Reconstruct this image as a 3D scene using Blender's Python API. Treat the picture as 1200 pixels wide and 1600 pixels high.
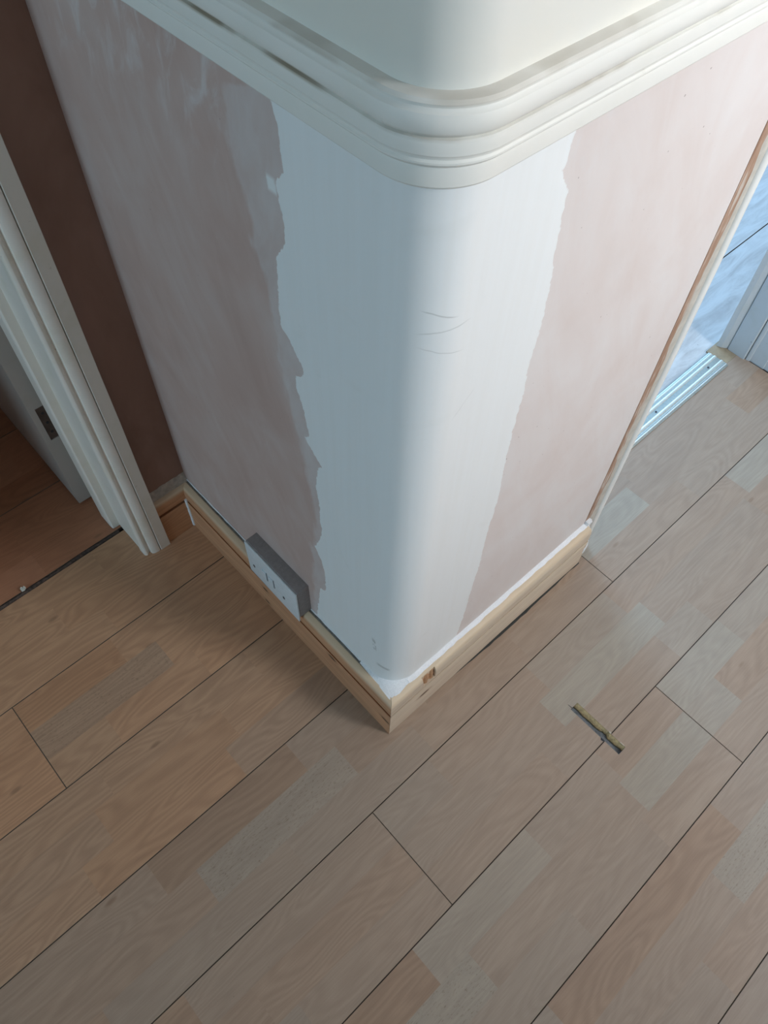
import bpy, bmesh, math, random
from mathutils import Matrix, Vector

# ------------------------------------------------------------------ camera, light, exposure
scene = bpy.context.scene
COL = scene.collection
for o in list(bpy.data.objects):
    bpy.data.objects.remove(o, do_unlink=True)

cam_data = bpy.data.cameras.new('camera')
cam = bpy.data.objects.new('camera', cam_data)
COL.objects.link(cam)
cam_data.sensor_fit = 'VERTICAL'
cam_data.sensor_height = 36.0
cam_data.sensor_width = 27.0
cam_data.lens = 1196.18 / 1600 * 36.0
cam_data.clip_start = 0.02
right = Vector((0.7388686, -0.6734757, 0.0224425))
down = Vector((-0.5560663, -0.6281939, -0.5442084))
fwd = Vector((0.3806093, 0.3896190, -0.8386499))
m = Matrix((( right.x, -down.x, -fwd.x, -0.30966),
            ( right.y, -down.y, -fwd.y, -0.28048),
            ( right.z, -down.z, -fwd.z,  1.37619),
            (0, 0, 0, 1)))
cam.matrix_world = m
scene.camera = cam

scene.view_settings.view_transform = 'Standard'
scene.view_settings.look = 'None'
scene.view_settings.gamma = 1.0
scene.view_settings.use_curve_mapping = False
scene.view_settings.exposure = 0.0

world = bpy.data.worlds.new('world')
scene.world = world
world.use_nodes = True
world.node_tree.nodes['Background'].inputs[0].default_value = (0.62, 0.82, 1.0, 1)
world.node_tree.nodes['Background'].inputs[1].default_value = 0.35

def area(name, loc, target, sx, sy, power, color):
    d = bpy.data.lights.new(name, 'AREA')
    d.shape = 'RECTANGLE'; d.size = sx; d.size_y = sy
    d.energy = power; d.color = color
    o = bpy.data.objects.new(name, d); COL.objects.link(o)
    o.location = loc
    o.rotation_euler = (Vector(target) - Vector(loc)).to_track_quat('-Z', 'Y').to_euler()
    return o
# area lamps at unseen window openings: daylight from the rear wall and the room behind
# the right doorway; the one at the left end is an added bluish fill
area('unseen_window_daylight_rear', (0.94, -1.80, 1.60), (0.90, 0.0, 1.60), 0.56, 0.88, 46.5, (0.90, 0.96, 1.0))
area('fill_lamp_left', (-3.66, -0.20, 1.25), (0.0, -0.20, 1.25), 1.00, 1.10, 37, (0.515, 0.81, 1.0))
area('unseen_window_daylight_room', (1.9, 2.55, 1.45), (1.9, 0.0, 1.0), 1.3, 1.1, 88, (0.41, 0.68, 1.0))

# ------------------------------------------------------------------ helpers
T = 0.021                 # wall plane behind the skirting face
R = 0.049                 # radius of the rounded wall corner
L = 0.599                 # skirting face of the far wall
XL = -0.0056              # drift of the left face at y = L
ANG = 0.0055              # the boards run very slightly askew
Y0 = 0.4967               # board joint line
W = 0.192                 # board width
CEIL = 2.45

def tag(o, label=None, cat=None, group=None, kind=None):
    if label: o['label'] = label
    if cat: o['category'] = cat
    if group: o['group'] = group
    if kind: o['kind'] = kind
    return o

def make(name, verts, faces, mat, parent=None, smooth=False, origin=None):
    me = bpy.data.meshes.new(name)
    if origin is None: origin = (0, 0, 0)
    ox, oy, oz = origin
    me.from_pydata([(v[0]-ox, v[1]-oy, v[2]-oz) for v in verts], [], faces)
    bm = bmesh.new(); bm.from_mesh(me)
    bmesh.ops.recalc_face_normals(bm, faces=bm.faces)
    bm.to_mesh(me); bm.free()
    me.update()
    if smooth:
        for p in me.polygons: p.use_smooth = True
    o = bpy.data.objects.new(name, me); COL.objects.link(o)
    o.location = origin
    if mat: me.materials.append(mat)
    if parent:
        o.parent = parent
        o.location = Vector(origin) - parent.location if not parent.parent else Vector(origin) - parent.location - parent.parent.location
    return o

def smooth_angle(o, deg=35):
    me = o.data
    for p in me.polygons: p.use_smooth = True
    bm = bmesh.new(); bm.from_mesh(me)
    lim = math.radians(deg)
    for e in bm.edges:
        if len(e.link_faces) != 2 or e.calc_face_angle(0) > lim: e.smooth = False
    bm.to_mesh(me); bm.free()

def box(x0, x1, y0, y1, z0, z1):
    v = [(x0,y0,z0),(x1,y0,z0),(x1,y1,z0),(x0,y1,z0),(x0,y0,z1),(x1,y0,z1),(x1,y1,z1),(x0,y1,z1)]
    f = [(0,3,2,1),(4,5,6,7),(0,1,5,4),(1,2,6,5),(2,3,7,6),(3,0,4,7)]
    return v, f

def boxes(lst):
    V, F = [], []
    for b in lst:
        v, f = box(*b); n = len(V)
        V += v; F += [tuple(i+n for i in q) for q in f]
    return V, F

def prism(poly, z0, z1, nz=1):
    n = len(poly)
    V = []
    for k in range(nz+1):
        z = z0 + (z1-z0)*k/nz
        V += [(x, y, z) for x, y in poly]
    F = [tuple(reversed(range(n))), tuple(range(nz*n, nz*n+n))]
    for k in range(nz):
        for i in range(n):
            j = (i+1) % n
            F.append((k*n+i, k*n+j, (k+1)*n+j, (k+1)*n+i))
    return V, F

def loft(rings, closed=True, caps=True):
    n = len(rings[0]); V = [p for r in rings for p in r]; F = []
    for k in range(len(rings)-1):
        for i in range(n if closed else n-1):
            j = (i+1) % n
            F.append((k*n+i, k*n+j, (k+1)*n+j, (k+1)*n+i))
    if caps and closed:
        F.append(tuple(reversed(range(n)))); F.append(tuple(range((len(rings)-1)*n, len(rings)*n)))
    return V, F

def tube(pts, rad, n=8, jit=0.0, rnd=None):
    rings = []
    for i, p in enumerate(pts):
        a = Vector(pts[max(i-1,0)]); b = Vector(pts[min(i+1,len(pts)-1)])
        d = (b-a).normalized()
        u = d.orthogonal().normalized() if abs(d.z) < .9 else Vector((1,0,0))
        if abs(d.z) < .9: u = Vector((0,0,1)) - d*d.z; u.normalize()
        w = d.cross(u)
        r = rad * (1 + (rnd.uniform(-jit, jit) if rnd else 0))
        rings.append([tuple(Vector(p) + (u*math.cos(t)+w*math.sin(t))*r) for t in [2*math.pi*k/n for k in range(n)]])
    return loft(rings)

# ------------------------------------------------------------------ node helpers
class NT:
    def __init__(self, name):
        self.mat = bpy.data.materials.new(name); self.mat.use_nodes = True
        self.t = self.mat.node_tree; self.n = self.t.nodes; self.l = self.t.links
        self.bsdf = self.n['Principled BSDF']
    def link(self, a, b): self.l.new(a, b)
    def val(self, sock, v):
        if isinstance(v, (int, float)): sock.default_value = v
        elif isinstance(v, tuple):
            sock.default_value = v if len(v) == len(sock.default_value) else tuple(v) + (1,)
        else: self.l.new(v, sock)
    def math(self, op, a, b=None, c=None, clamp=False):
        n = self.n.new('ShaderNodeMath'); n.operation = op; n.use_clamp = clamp
        for i, v in enumerate((a, b, c)):
            if v is not None: self.val(n.inputs[i], v)
        return n.outputs[0]
    def pos(self):
        c = self.n.new('ShaderNodeNewGeometry')
        s = self.n.new('ShaderNodeSeparateXYZ'); self.link(c.outputs['Position'], s.inputs[0])
        return s.outputs[0], s.outputs[1], s.outputs[2]
    def comb(self, x, y, z):
        n = self.n.new('ShaderNodeCombineXYZ')
        for i, v in enumerate((x, y, z)): self.val(n.inputs[i], v)
        return n.outputs[0]
    def noise(self, vec, scale=5, detail=3, rough=.5, dist=0):
        n = self.n.new('ShaderNodeTexNoise')
        if vec is not None: self.link(vec, n.inputs['Vector'])
        n.inputs['Scale'].default_value = scale; n.inputs['Detail'].default_value = detail
        n.inputs['Roughness'].default_value = rough; n.inputs['Distortion'].default_value = dist
        return n.outputs[0]
    def ramp(self, fac, stops, interp='LINEAR'):
        n = self.n.new('ShaderNodeValToRGB'); self.val(n.inputs[0], fac)
        cr = n.color_ramp; cr.interpolation = interp
        while len(cr.elements) < len(stops): cr.elements.new(0.5)
        for e, (p, c) in zip(cr.elements, stops):
            e.position = p; e.color = (c, c, c, 1) if isinstance(c, (int, float)) else tuple(c) + (1,)
        return n.outputs[0]
    def maprange(self, v, a, b, c=0, d=1, smooth=True):
        n = self.n.new('ShaderNodeMapRange'); n.clamp = True
        n.interpolation_type = 'SMOOTHSTEP' if smooth else 'LINEAR'
        self.val(n.inputs[0], v)
        for i, q in enumerate((a, b, c, d)): self.val(n.inputs[i+1], q)
        return n.outputs[0]
    def mix(self, f, a, b, mode='MIX'):
        n = self.n.new('ShaderNodeMix'); n.data_type = 'RGBA'; n.blend_type = mode; n.clamp_factor = True
        self.val(n.inputs[0], f); self.val(n.inputs[6], a); self.val(n.inputs[7], b)
        return n.outputs[2]
    def curve(self, v, pts):
        n = self.n.new('ShaderNodeFloatCurve'); self.val(n.inputs[1], v)
        c = n.mapping.curves[0]
        while len(c.points) < len(pts): c.points.new(0.5, 0.5)
        for p, q in zip(c.points, sorted(pts)):
            p.location = q; p.handle_type = 'VECTOR'
        n.mapping.update()
        return n.outputs[0]
    def attr(self, name):
        n = self.n.new('ShaderNodeAttribute'); n.attribute_name = name
        return n.outputs['Fac'], n.outputs['Vector']
    def bump(self, h, strength=.2, dist=.002):
        n = self.n.new('ShaderNodeBump'); n.inputs['Strength'].default_value = strength
        n.inputs['Distance'].default_value = dist
        self.link(h, n.inputs['Height']); self.link(n.outputs[0], self.bsdf.inputs['Normal'])
    def out(self, color, rough=.5, metal=0.0, spec=None):
        self.val(self.bsdf.inputs['Base Color'], color)
        self.val(self.bsdf.inputs['Roughness'], rough)
        self.bsdf.inputs['Metallic'].default_value = metal
        if spec is not None: self.bsdf.inputs['Specular IOR Level'].default_value = spec
        return self.mat

def plain(name, col, rough=.5, metal=0.0, var=.06, scale=40, bump=.05):
    t = NT(name)
    x, y, z = t.pos(); v = t.comb(x, y, z)
    n = t.noise(v, scale, 4, .6)
    k = t.maprange(n, .3, .7, 1-var, 1+var, False)
    c = t.mix(1.0, col, t.comb(k, k, k), 'MULTIPLY')
    if bump: t.bump(n, bump, .001)
    return t.out(c, rough, metal)

# ------------------------------------------------------------------ materials
WHITE = (0.80, 0.80, 0.79)

def wall_material():
    t = NT('pink_plaster_and_white_paint')
    x, y, z = t.pos(); v = t.comb(x, y, z)
    zc = t.math('DIVIDE', z, 1.12, clamp=True)
    # left paint edge: distance from the corner along the left face, over height
    bl = [(1.075,.200),(1.047,.193),(1.033,.190),(1.008,.191),(1.000,.187),(.9965,.199),(.985,.2005),(.9514,.196),(.93,.1965),(.9028,.2145),
          (.85,.218),(.815,.2195),(.806,.206),(.7793,.189),(.768,.1870),(.762,.1875),(.758,.203),(.736,.204),(.715,.196),(.69,.191),(.66,.188),
          (.655,.199),(.640,.186),(.622,.1665),(.615,.176),(.5582,.184),(.52,.179),(.4999,.1815),(.46,.179),(.43,.186),(.3918,.1993),(.3582,.184),
          (.32,.181),(.2707,.1828),(.262,.197),(.20,.206),(.1221,.217),(0,.22)]
    br = [(1.075,.172),(1.0631,.1673),(1.0391,.1645),(1.0274,.1608),(1.0074,.1752),(.9366,.1799),(.90,.187),(.8404,.1875),(.80,.184),(.7662,.1878),
          (.69,.186),(.6018,.1884),(.55,.193),(.4804,.1889),(.43,.188),(.371,.1893),(.30,.185),(.22,.183),(.1349,.1748),(0,.17)]
    wl = [(1.06,.225),(1.045,.262),(1.00,.268),(.965,.262),(.93,.247),(.90,.252),(.85,.235),(.79,.233),(.70,.226),(.60,.205),(.50,.194),(.42,.20),(.38,.212),(.30,.212),(.12,.228),(0,.23)]
    norm = lambda P: [(a/1.12, b/.3) for a, b in P]
    BL = t.math('MULTIPLY', t.curve(zc, norm(bl)), .3)
    BR = t.math('MULTIPLY', t.curve(zc, norm(br)), .3)
    WL = t.math('MULTIPLY', t.curve(zc, norm(wl)), .3)
    vs = t.comb(t.math('MULTIPLY', x, 1.0), t.math('MULTIPLY', y, 1.0), t.math('MULTIPLY', z, .45))
    rag = t.math('MULTIPLY', t.math('SUBTRACT', t.noise(vs, 150, 3, .65), .5), .010)
    rag2 = t.math('MULTIPLY', t.math('SUBTRACT', t.noise(vs, 60, 3, .6), .5), .030)
    yl = t.math('ADD', y, rag); xr = t.math('ADD', x, rag); yw = t.math('ADD', y, rag2)
    pink_l = t.maprange(t.math('SUBTRACT', yl, BL), -.0006, .0006)
    pink_r = t.maprange(t.math('SUBTRACT', xr, BR), -.0006, .0006)
    pink = t.math('MAXIMUM', pink_l, pink_r)
    # thin wash of paint outside the left edge, brushy
    brush = t.noise(t.comb(t.math('MULTIPLY', x, 45), t.math('MULTIPLY', t.math('ADD', y, t.math('MULTIPLY', z, .25)), 45), t.math('MULTIPLY', z, 20)), 1, 4, .6, .6)
    wash_l = t.math('MULTIPLY', t.maprange(t.math('SUBTRACT', WL, yw), -.004, .008), t.maprange(brush, .25, .75, .28, .48))
    wash_r = t.math('MULTIPLY', t.math('MULTIPLY', t.maprange(t.math('SUBTRACT', xr, BR), .10, .0), t.maprange(z, .90, 1.05)), t.maprange(brush, .45, .75, 0, .55))
    blob = t.noise(t.comb(0.0, t.math('MULTIPLY', y, 1.6), z), 46, 2, .5)
    spot = t.math('MULTIPLY', t.maprange(t.math('ABSOLUTE', t.math('SUBTRACT', z, .9835)), .010, .004),
                  t.maprange(t.math('ABSOLUTE', t.math('SUBTRACT', yl, .2075)), .008, .004))
    wash = t.math('MAXIMUM', t.math('MULTIPLY', wash_l, t.maprange(y, .14, .15)), wash_r)
    # trowelled pink plaster with mottling and slanting streaks
    st = t.comb(t.math('MULTIPLY', t.math('ADD', x, t.math('MULTIPLY', z, .35)), 16), t.math('MULTIPLY', t.math('SUBTRACT', y, t.math('MULTIPLY', z, .25)), 16), t.math('MULTIPLY', z, 3.0))
    streak = t.noise(st, 1.0, 5, .6, .8)
    mott = t.noise(v, 7, 3, .55, .6)
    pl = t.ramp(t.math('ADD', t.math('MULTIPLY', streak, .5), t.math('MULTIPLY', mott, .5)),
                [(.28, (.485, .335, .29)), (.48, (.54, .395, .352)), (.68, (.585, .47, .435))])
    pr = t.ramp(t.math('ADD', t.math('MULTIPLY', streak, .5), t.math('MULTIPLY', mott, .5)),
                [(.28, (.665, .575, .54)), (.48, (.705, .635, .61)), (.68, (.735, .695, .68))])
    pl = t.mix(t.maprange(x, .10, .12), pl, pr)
    fine = t.noise(t.comb(t.math('MULTIPLY', t.math('ADD', x, t.math('MULTIPLY', z, .5)), 260), t.math('MULTIPLY', t.math('SUBTRACT', y, t.math('MULTIPLY', z, .25)), 260), t.math('MULTIPLY', z, 40)), 1, 3, .6)
    scratch = t.maprange(fine, .68, .76, 0, .14)
    pl = t.mix(scratch, pl, (.70, .62, .60))
    specks = t.noise(v, 210, 1, .5)
    pl = t.mix(t.maprange(specks, .80, .83, 0, .6), pl, (.22, .15, .13))
    pl = t.mix(wash, pl, (.70, .68, .68))
    pl = t.mix(spot, pl, WHITE)
    # white emulsion with brush streaks and faint stains
    wb = t.noise(t.comb(t.math('MULTIPLY', x, 120), t.math('MULTIPLY', y, 120), t.math('MULTIPLY', z, 4)), 1, 3, .6)
    wcol = t.mix(t.maprange(wb, .3, .75, 0, .35), (.845, .86, .86), (.81, .81, .79))
    sm = t.noise(v, 11, 3, .6, 1.0)
    wcol = t.mix(t.maprange(sm, .60, .80, 0, .25), wcol, (.70, .70, .66))
    # a few scuffs
    def seg(cx, cy, cz, lx, lz, ang, soft=1.0):
        h = t.math('ADD', t.math('SUBTRACT', x, cx), t.math('MULTIPLY', t.math('SUBTRACT', y, cy), -1))
        dz = t.math('SUBTRACT', z, cz)
        a = t.math('ADD', t.math('MULTIPLY', h, math.cos(ang)), t.math('MULTIPLY', dz, math.sin(ang)))
        b = t.math('ADD', t.math('MULTIPLY', h, -math.sin(ang)), t.math('MULTIPLY', dz, math.cos(ang)))
        b = t.math('ADD', b, t.math('MULTIPLY', t.math('SUBTRACT', t.noise(v, 45, 2), .5), .004))
        return t.math('MULTIPLY', t.maprange(t.math('ABSOLUTE', a), lx, lx*.5), t.maprange(t.math('ABSOLUTE', b), lz, lz*.3))
    sc = seg(.045, .028, .947, .026, .0011, -.28)
    sc = t.math('MAXIMUM', sc, t.math('MULTIPLY', seg(.050, .027, .929, .036, .0011, .05), .8))
    sc = t.math('MAXIMUM', sc, t.math('MULTIPLY', seg(.050, .027, .905, .034, .0009, -.25), .7))
    sc = t.math('MAXIMUM', sc, t.math('MULTIPLY', seg(.085, .021, .815, .022, .0009, .75), .4))
    sc = t.math('MULTIPLY', sc, .38)
    sc = t.math('MAXIMUM', sc, t.math('MULTIPLY', seg(.0235, .070, .255, .005, .026, .12), t.math('MULTIPLY', t.maprange(t.noise(v, 160, 2), .42, .62), .6)))
    sc = t.math('MAXIMUM', sc, t.math('MULTIPLY', seg(.032, .056, .185, .020, .006, -.3), .45))
    wcol = t.mix(sc, wcol, (.30, .31, .29))
    col = t.mix(pink, wcol, pl)
    # cream painted wall above the rail
    cream = t.mix(t.maprange(t.noise(v, 9, 3, .6), .35, .7), (.79, .765, .69), (.76, .75, .70))
    col = t.mix(t.maprange(z, 1.108, 1.110), col, cream)
    t.bump(t.math('ADD', t.math('MULTIPLY', streak, .6), t.math('MULTIPLY', pink, -.5)), .12, .002)
    return t.out(col, t.maprange(pink, 0, 1, .55, .72), 0, .3)

def paint(name, col, dirt=(.30, .24, .17), amount=.25, rough=.42, chips=0.0, groove=None):
    t = NT(name)
    x, y, z = t.pos(); v = t.comb(x, y, z)
    n = t.noise(v, 14, 4, .6, .5)
    c = t.mix(t.maprange(n, .48, .75, 0, amount), col, tuple(a*.86 for a in col[:2]) + (col[2]*.76,))
    n2 = t.noise(v, 75, 3, .6)
    c = t.mix(t.maprange(n2, .70, .80, 0, amount), c, dirt)
    if groove:
        g = None
        for zc, hw in groove:
            q = t.maprange(t.math('ABSOLUTE', t.math('SUBTRACT', z, zc)), hw, hw*.3)
            g = q if g is None else t.math('MAXIMUM', g, q)
        blot = t.math('MULTIPLY', t.maprange(t.noise(v, 9, 3, .6, .4), .42, .62, .05, .75), t.maprange(y, .03, .12, .5, 1.0))
        c = t.mix(t.math('MULTIPLY', g, blot), c, (.30, .235, .15))
    if chips:
        ch = t.noise(t.comb(x, y, t.math('MULTIPLY', z, .5)), 55, 2, .5)
        c = t.mix(t.maprange(ch, chips, chips+.02), c, (.10, .075, .06))
    t.bump(n2, .06, .001)
    return t.out(c, rough, 0, .4)

def pine(name, axis, base, dark, knots, groove_dark=True, front=0.0):
    t = NT(name)
    x, y, z = t.pos()
    a = y if axis == 'y' else x
    d = x if axis == 'y' else y
    warp = t.noise(t.comb(t.math('MULTIPLY', a, 3), t.math('MULTIPLY', d, 30), t.math('MULTIPLY', z, 12)), 1, 3, .5)
    rings = t.math('SINE', t.math('MULTIPLY', t.math('ADD', t.math('MULTIPLY', z, 1.0), t.math('MULTIPLY', warp, .075)), 520))
    fine = t.noise(t.comb(t.math('MULTIPLY', a, 14), t.math('MULTIPLY', d, 260), t.math('MULTIPLY', z, 420)), 1, 4, .6)
    broad = t.noise(t.comb(t.math('MULTIPLY', a, 4), t.math('MULTIPLY', d, 40), t.math('MULTIPLY', z, 40)), 1, 3, .55)
    f = t.math('ADD', t.math('MULTIPLY', t.maprange(rings, -.2, 1.0), .30), t.math('MULTIPLY', t.maprange(broad, .35, .7), .50))
    c = t.mix(f, base, dark)
    k = t.maprange(fine, .3, .7, .93, 1.06, False)
    c = t.mix(1.0, c, t.comb(k, k, k), 'MULTIPLY')
    for (ka, kz, ra, rz) in knots:
        q = t.math('ADD', t.math('POWER', t.math('DIVIDE', t.math('SUBTRACT', a, ka), ra), 2), t.math('POWER', t.math('DIVIDE', t.math('SUBTRACT', z, kz), rz), 2))
        c = t.mix(t.maprange(q, 4.5, .9, 0, .45), c, (.26, .13, .06))
        c = t.mix(t.maprange(q, 1.15, .6, 0, .9), c, (.085, .04, .022))
    c = t.mix(t.maprange(z, .1190, .1275, 0, .75), c, (.72, .57, .40))  # paler upper edge: light falling on the skirting top, put into the colour
    t.bump(fine, .08, .0008)
    return t.out(c, .50, 0, .35)

def laminate(name, tones, rough=.36, pore=.5):
    t = NT(name)
    tone, _ = t.attr('tone'); speck, _ = t.attr('speck'); seed, _ = t.attr('seed')
    x, y, z = t.pos()
    u = t.math('ADD', x, t.math('MULTIPLY', seed, 13.7)); w = t.math('ADD', y, t.math('MULTIPLY', seed, 5.3))
    shade, _ = t.attr('shade')
    c = t.ramp(tone, tones)
    c = t.mix(1.0, c, t.comb(shade, shade, shade), 'MULTIPLY')
    broad = t.noise(t.comb(t.math('MULTIPLY', u, 4.5), t.math('MULTIPLY', w, 34), seed), 1, 3, .55, .6)
    cath = t.noise(t.comb(t.math('MULTIPLY', u, 3.2), t.math('MULTIPLY', w, 19), seed), 1, 1, .4, .3)
    bands = t.math('SINE', t.math('MULTIPLY', cath, 95))
    fine = t.noise(t.comb(t.math('MULTIPLY', u, 22), t.math('MULTIPLY', w, 520), seed), 1, 4, .65)
    amt = t.maprange(tone, .25, .85, .03, .075)
    k = t.math('ADD', 1.0, t.math('MULTIPLY', t.maprange(bands, -1, 1, -1, 1, False), t.math('MULTIPLY', amt, -1)))
    k = t.math('MULTIPLY', k, t.maprange(broad, .25, .75, 1.055, .94, False))
    k = t.math('MULTIPLY', k, t.maprange(fine, .25, .75, 1.075, .915, False))
    c = t.mix(1.0, c, t.comb(k, t.math('MULTIPLY', k, t.math('SUBTRACT', 1.03, t.math('MULTIPLY', t.math('SUBTRACT', 1, k), .12))), t.math('POWER', k, 1.12)), 'MULTIPLY')
    # pores and flecks
    fl = t.noise(t.comb(t.math('MULTIPLY', u, 150), t.math('MULTIPLY', w, 520), seed), 1, 2, .5)
    pm = t.math('ADD', t.math('MULTIPLY', t.maprange(fl, .70, .76), .22*pore), t.math('MULTIPLY', t.math('MULTIPLY', t.maprange(fl, .60, .68), speck), .42))
    c = t.mix(pm, c, (.16, .105, .07))
    kn = t.n.new('ShaderNodeTexVoronoi'); kn.inputs['Scale'].default_value = 1.0
    t.link(t.comb(t.math('MULTIPLY', u, 6), t.math('MULTIPLY', w, 17), t.math('MULTIPLY', seed, 3)), kn.inputs['Vector'])
    knot = t.math('MULTIPLY', t.maprange(kn.outputs['Distance'], .09, .03, 0, .5), t.maprange(tone, .3, .5))
    c = t.mix(knot, c, (.20, .115, .07))
    # scattered dust and dirt
    v = t.comb(x, y, 0.0)
    du = t.noise(v, 260, 1, .5)
    c = t.mix(t.maprange(du, .80, .83, 0, .55), c, (.12, .09, .07))
    hz = t.noise(v, 5, 4, .6)
    r = t.math('ADD', t.maprange(hz, .3, .7, rough-.05, rough+.08, False), t.math('MULTIPLY', t.math('SUBTRACT', fine, .5), .08))
    t.bump(fine, .035, .0006)
    return t.out(c, r, 0, .5)

M_wall = wall_material()
M_back = None
def far_plaster():
    t = NT('dark_brown_plaster')  # far wall plaster, a darker brown than the other walls
    x, y, z = t.pos(); v = t.comb(x, y, z)
    n = t.noise(t.comb(t.math('MULTIPLY', x, 1.0), y, t.math('MULTIPLY', z, .4)), 9, 4, .6, .7)
    c = t.ramp(n, [(.3, (.27, .155, .115)), (.55, (.33, .20, .155)), (.75, (.37, .22, .18))])
    t.bump(n, .1, .003)
    return t.out(c, .7, 0, .25)
M_back = far_plaster()
M_room = plain('bare_pink_plaster_wall', (.42, .33, .29), .7)
M_dark = plain('dark_underlay', (.035, .028, .022), .9)
M_pale = plain('pale_room_wall', (.74, .76, .77), .6)
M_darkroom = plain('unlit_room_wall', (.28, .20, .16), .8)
M_ceiling = plain('grey_white_ceiling', (.62, .62, .61), .7)
M_dado = paint('white_gloss_rail', (.81, .795, .745), amount=.16, rough=.5, groove=[(1.1035, .0035), (1.1255, .0045)])
M_gloss = paint('aged_white_gloss', (.89, .825, .75), amount=.45, rough=.4, chips=.80)
M_pack = paint('cream_packing_strip', (.76, .69, .61), amount=.4, rough=.55)
M_door = paint('pale_door_paint', (.50, .46, .43), amount=.35, rough=.4)
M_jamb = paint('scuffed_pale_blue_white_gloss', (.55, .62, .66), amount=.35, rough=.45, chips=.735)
M_caulk = plain('white_caulk', (.84, .85, .87), .55, var=.05, scale=300, bump=.35)
M_filler = plain('rough_white_filler', (.83, .855, .88), .75, var=.08, scale=420, bump=.8)
M_grimycaulk = plain('grimy_caulk', (.46, .40, .34), .6, var=.2, scale=120, bump=.3)
M_pine_l = pine('knotty_pine_left', 'y', (.60, .32, .18), (.43, .205, .11), [(.348,.066,.0075,.004),(.350,.012,.0075,.004),(.153,.080,.0105,.0048),(.012,.052,.010,.004)])
M_pine_r = pine('knotty_pine_right', 'x', (.66, .55, .425), (.545, .425, .32), [(.083,.058,.012,.0045)])
M_pine_b = pine('pine_back', 'x', (.56, .29, .155), (.42, .20, .10), [])
M_splint = plain('raw_split_pine', (.52, .30, .165), .7, var=.2, scale=220, bump=.5)
M_lam = laminate('three_strip_laminate', [(0.0, (.385, .322, .268)), (.3, (.372, .283, .228)), (.55, (.39, .267, .198)), (.8, (.48, .288, .185)), (1.0, (.57, .31, .185))])
M_lam2 = laminate('dark_room_laminate', [(0.0, (.52, .235, .14)), (.5, (.46, .20, .115)), (1.0, (.39, .16, .088))], .34)
M_edge = plain('board_edge', (.16, .12, .09), .8)
M_alu = plain('aluminium', (.93, .96, .93), .44, .85, var=.05, scale=200, bump=.03)
M_alu2 = plain('dull_aluminium', (.58, .64, .62), .45, .9, var=.1, scale=200, bump=.03)
M_hdf = plain('yellow_fibreboard', (.43, .335, .18), .85, var=.3, scale=260, bump=.8)
M_rim = plain('chipped_laminate_rim', (.52, .46, .38), .7)
M_slotf = plain('grey_subfloor', (.16, .175, .19), .8, var=.35, scale=150, bump=.5)
M_sockw = plain('white_plastic', (.72, .77, .80), .35, var=.05, scale=120, bump=.02)
M_sockg = plain('dusty_grey_plastic', (.30, .27, .265), .6, var=.12, scale=160, bump=.1)
M_screw = plain('dull_screw_steel', (.10, .105, .12), .45, .6)
M_blackp = plain('dark_slot', (.03, .03, .035), .6)
def brown_edge():
    t = NT('bare_brown_edge')
    x, y, z = t.pos()
    n = t.noise(t.comb(t.math('MULTIPLY', x, 60), y, t.math('MULTIPLY', z, 9)), 1, 4, .65)
    c = t.ramp(n, [(.38, (.30, .175, .115)), (.52, (.40, .26, .185)), (.60, (.52, .45, .39))])
    t.bump(n, .3, .002)
    return t.out(c, .75, 0, .3)
M_brown = brown_edge()
M_bare = plain('bare_grey_wood_edge', (.52, .49, .435), .6, var=.14, scale=50, bump=.2)
M_bead = paint('white_bead', (.82, .82, .79), amount=.2, rough=.4)

# ------------------------------------------------------------------ wall with rounded corner
def corner_path(off, x_end=.528, y_end=.625, n=14, ext=True):
    """outline of the walls moved out by off, from the far left to the right end"""
    xl = lambda y: T + (XL/L)*y
    cx = cy = T + R
    pts = []
    ys = [y_end, .45, .30, .20, .12] if ext else [y_end]
    for yy in ys: pts.append((xl(yy) - off, yy))
    for i in range(n+1):
        a = math.pi + (math.pi/2)*i/n
        pts.append((cx + (R+off)*math.cos(a) + (XL/L)*cy*(1-i/n), cy + (R+off)*math.sin(a)))
    for xx in (.15, .30, x_end): pts.append((xx, T - off))
    return pts

poly = corner_path(0, n=20) + [(.528, 2.5), (T - .008, 2.5)]
v, f = prism(poly, -.02, CEIL, 1)
wall_corner = make('wall_corner', v, f, M_wall)
smooth_angle(wall_corner, 30)
tag(wall_corner, 'pink plastered wall with rounded white-painted corner above the pine skirting', 'wall', kind='structure')

# dado rail: profile swept round the corner
ZD = 1.064
prof = [(0,0),(.0055,.0008),(.0072,.003),(.0076,.0145),(.0070,.0172),(.0090,.0190),(.0104,.0208),(.0104,.0222),(.0092,.0238),(.0098,.0256),(.0112,.0275),
        (.0118,.0365),(.0112,.0384),(.0092,.0392),(.0106,.0405),(.0122,.0430),(.0132,.0470),(.0131,.0515),(.0120,.0548),(.0104,.0562),(.0096,.0578),(.0100,.0600),(.0080,.0622),(.0042,.0632),(0,.0640)]
rings = []
base_pts = corner_path(0, x_end=.50, n=16)
outs = {o: corner_path(o, x_end=.50, n=16) for o in set(p[0] for p in prof)}
for i in range(len(base_pts)):
    rings.append([(outs[o][i][0], outs[o][i][1], ZD+z) for o, z in prof])
v, f = loft(rings)
dado = make('trim_1', v, f, M_dado)
smooth_angle(dado, 28)
tag(dado, 'moulded white dado rail curving round the wall corner', 'dado rail', kind='structure')

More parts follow.
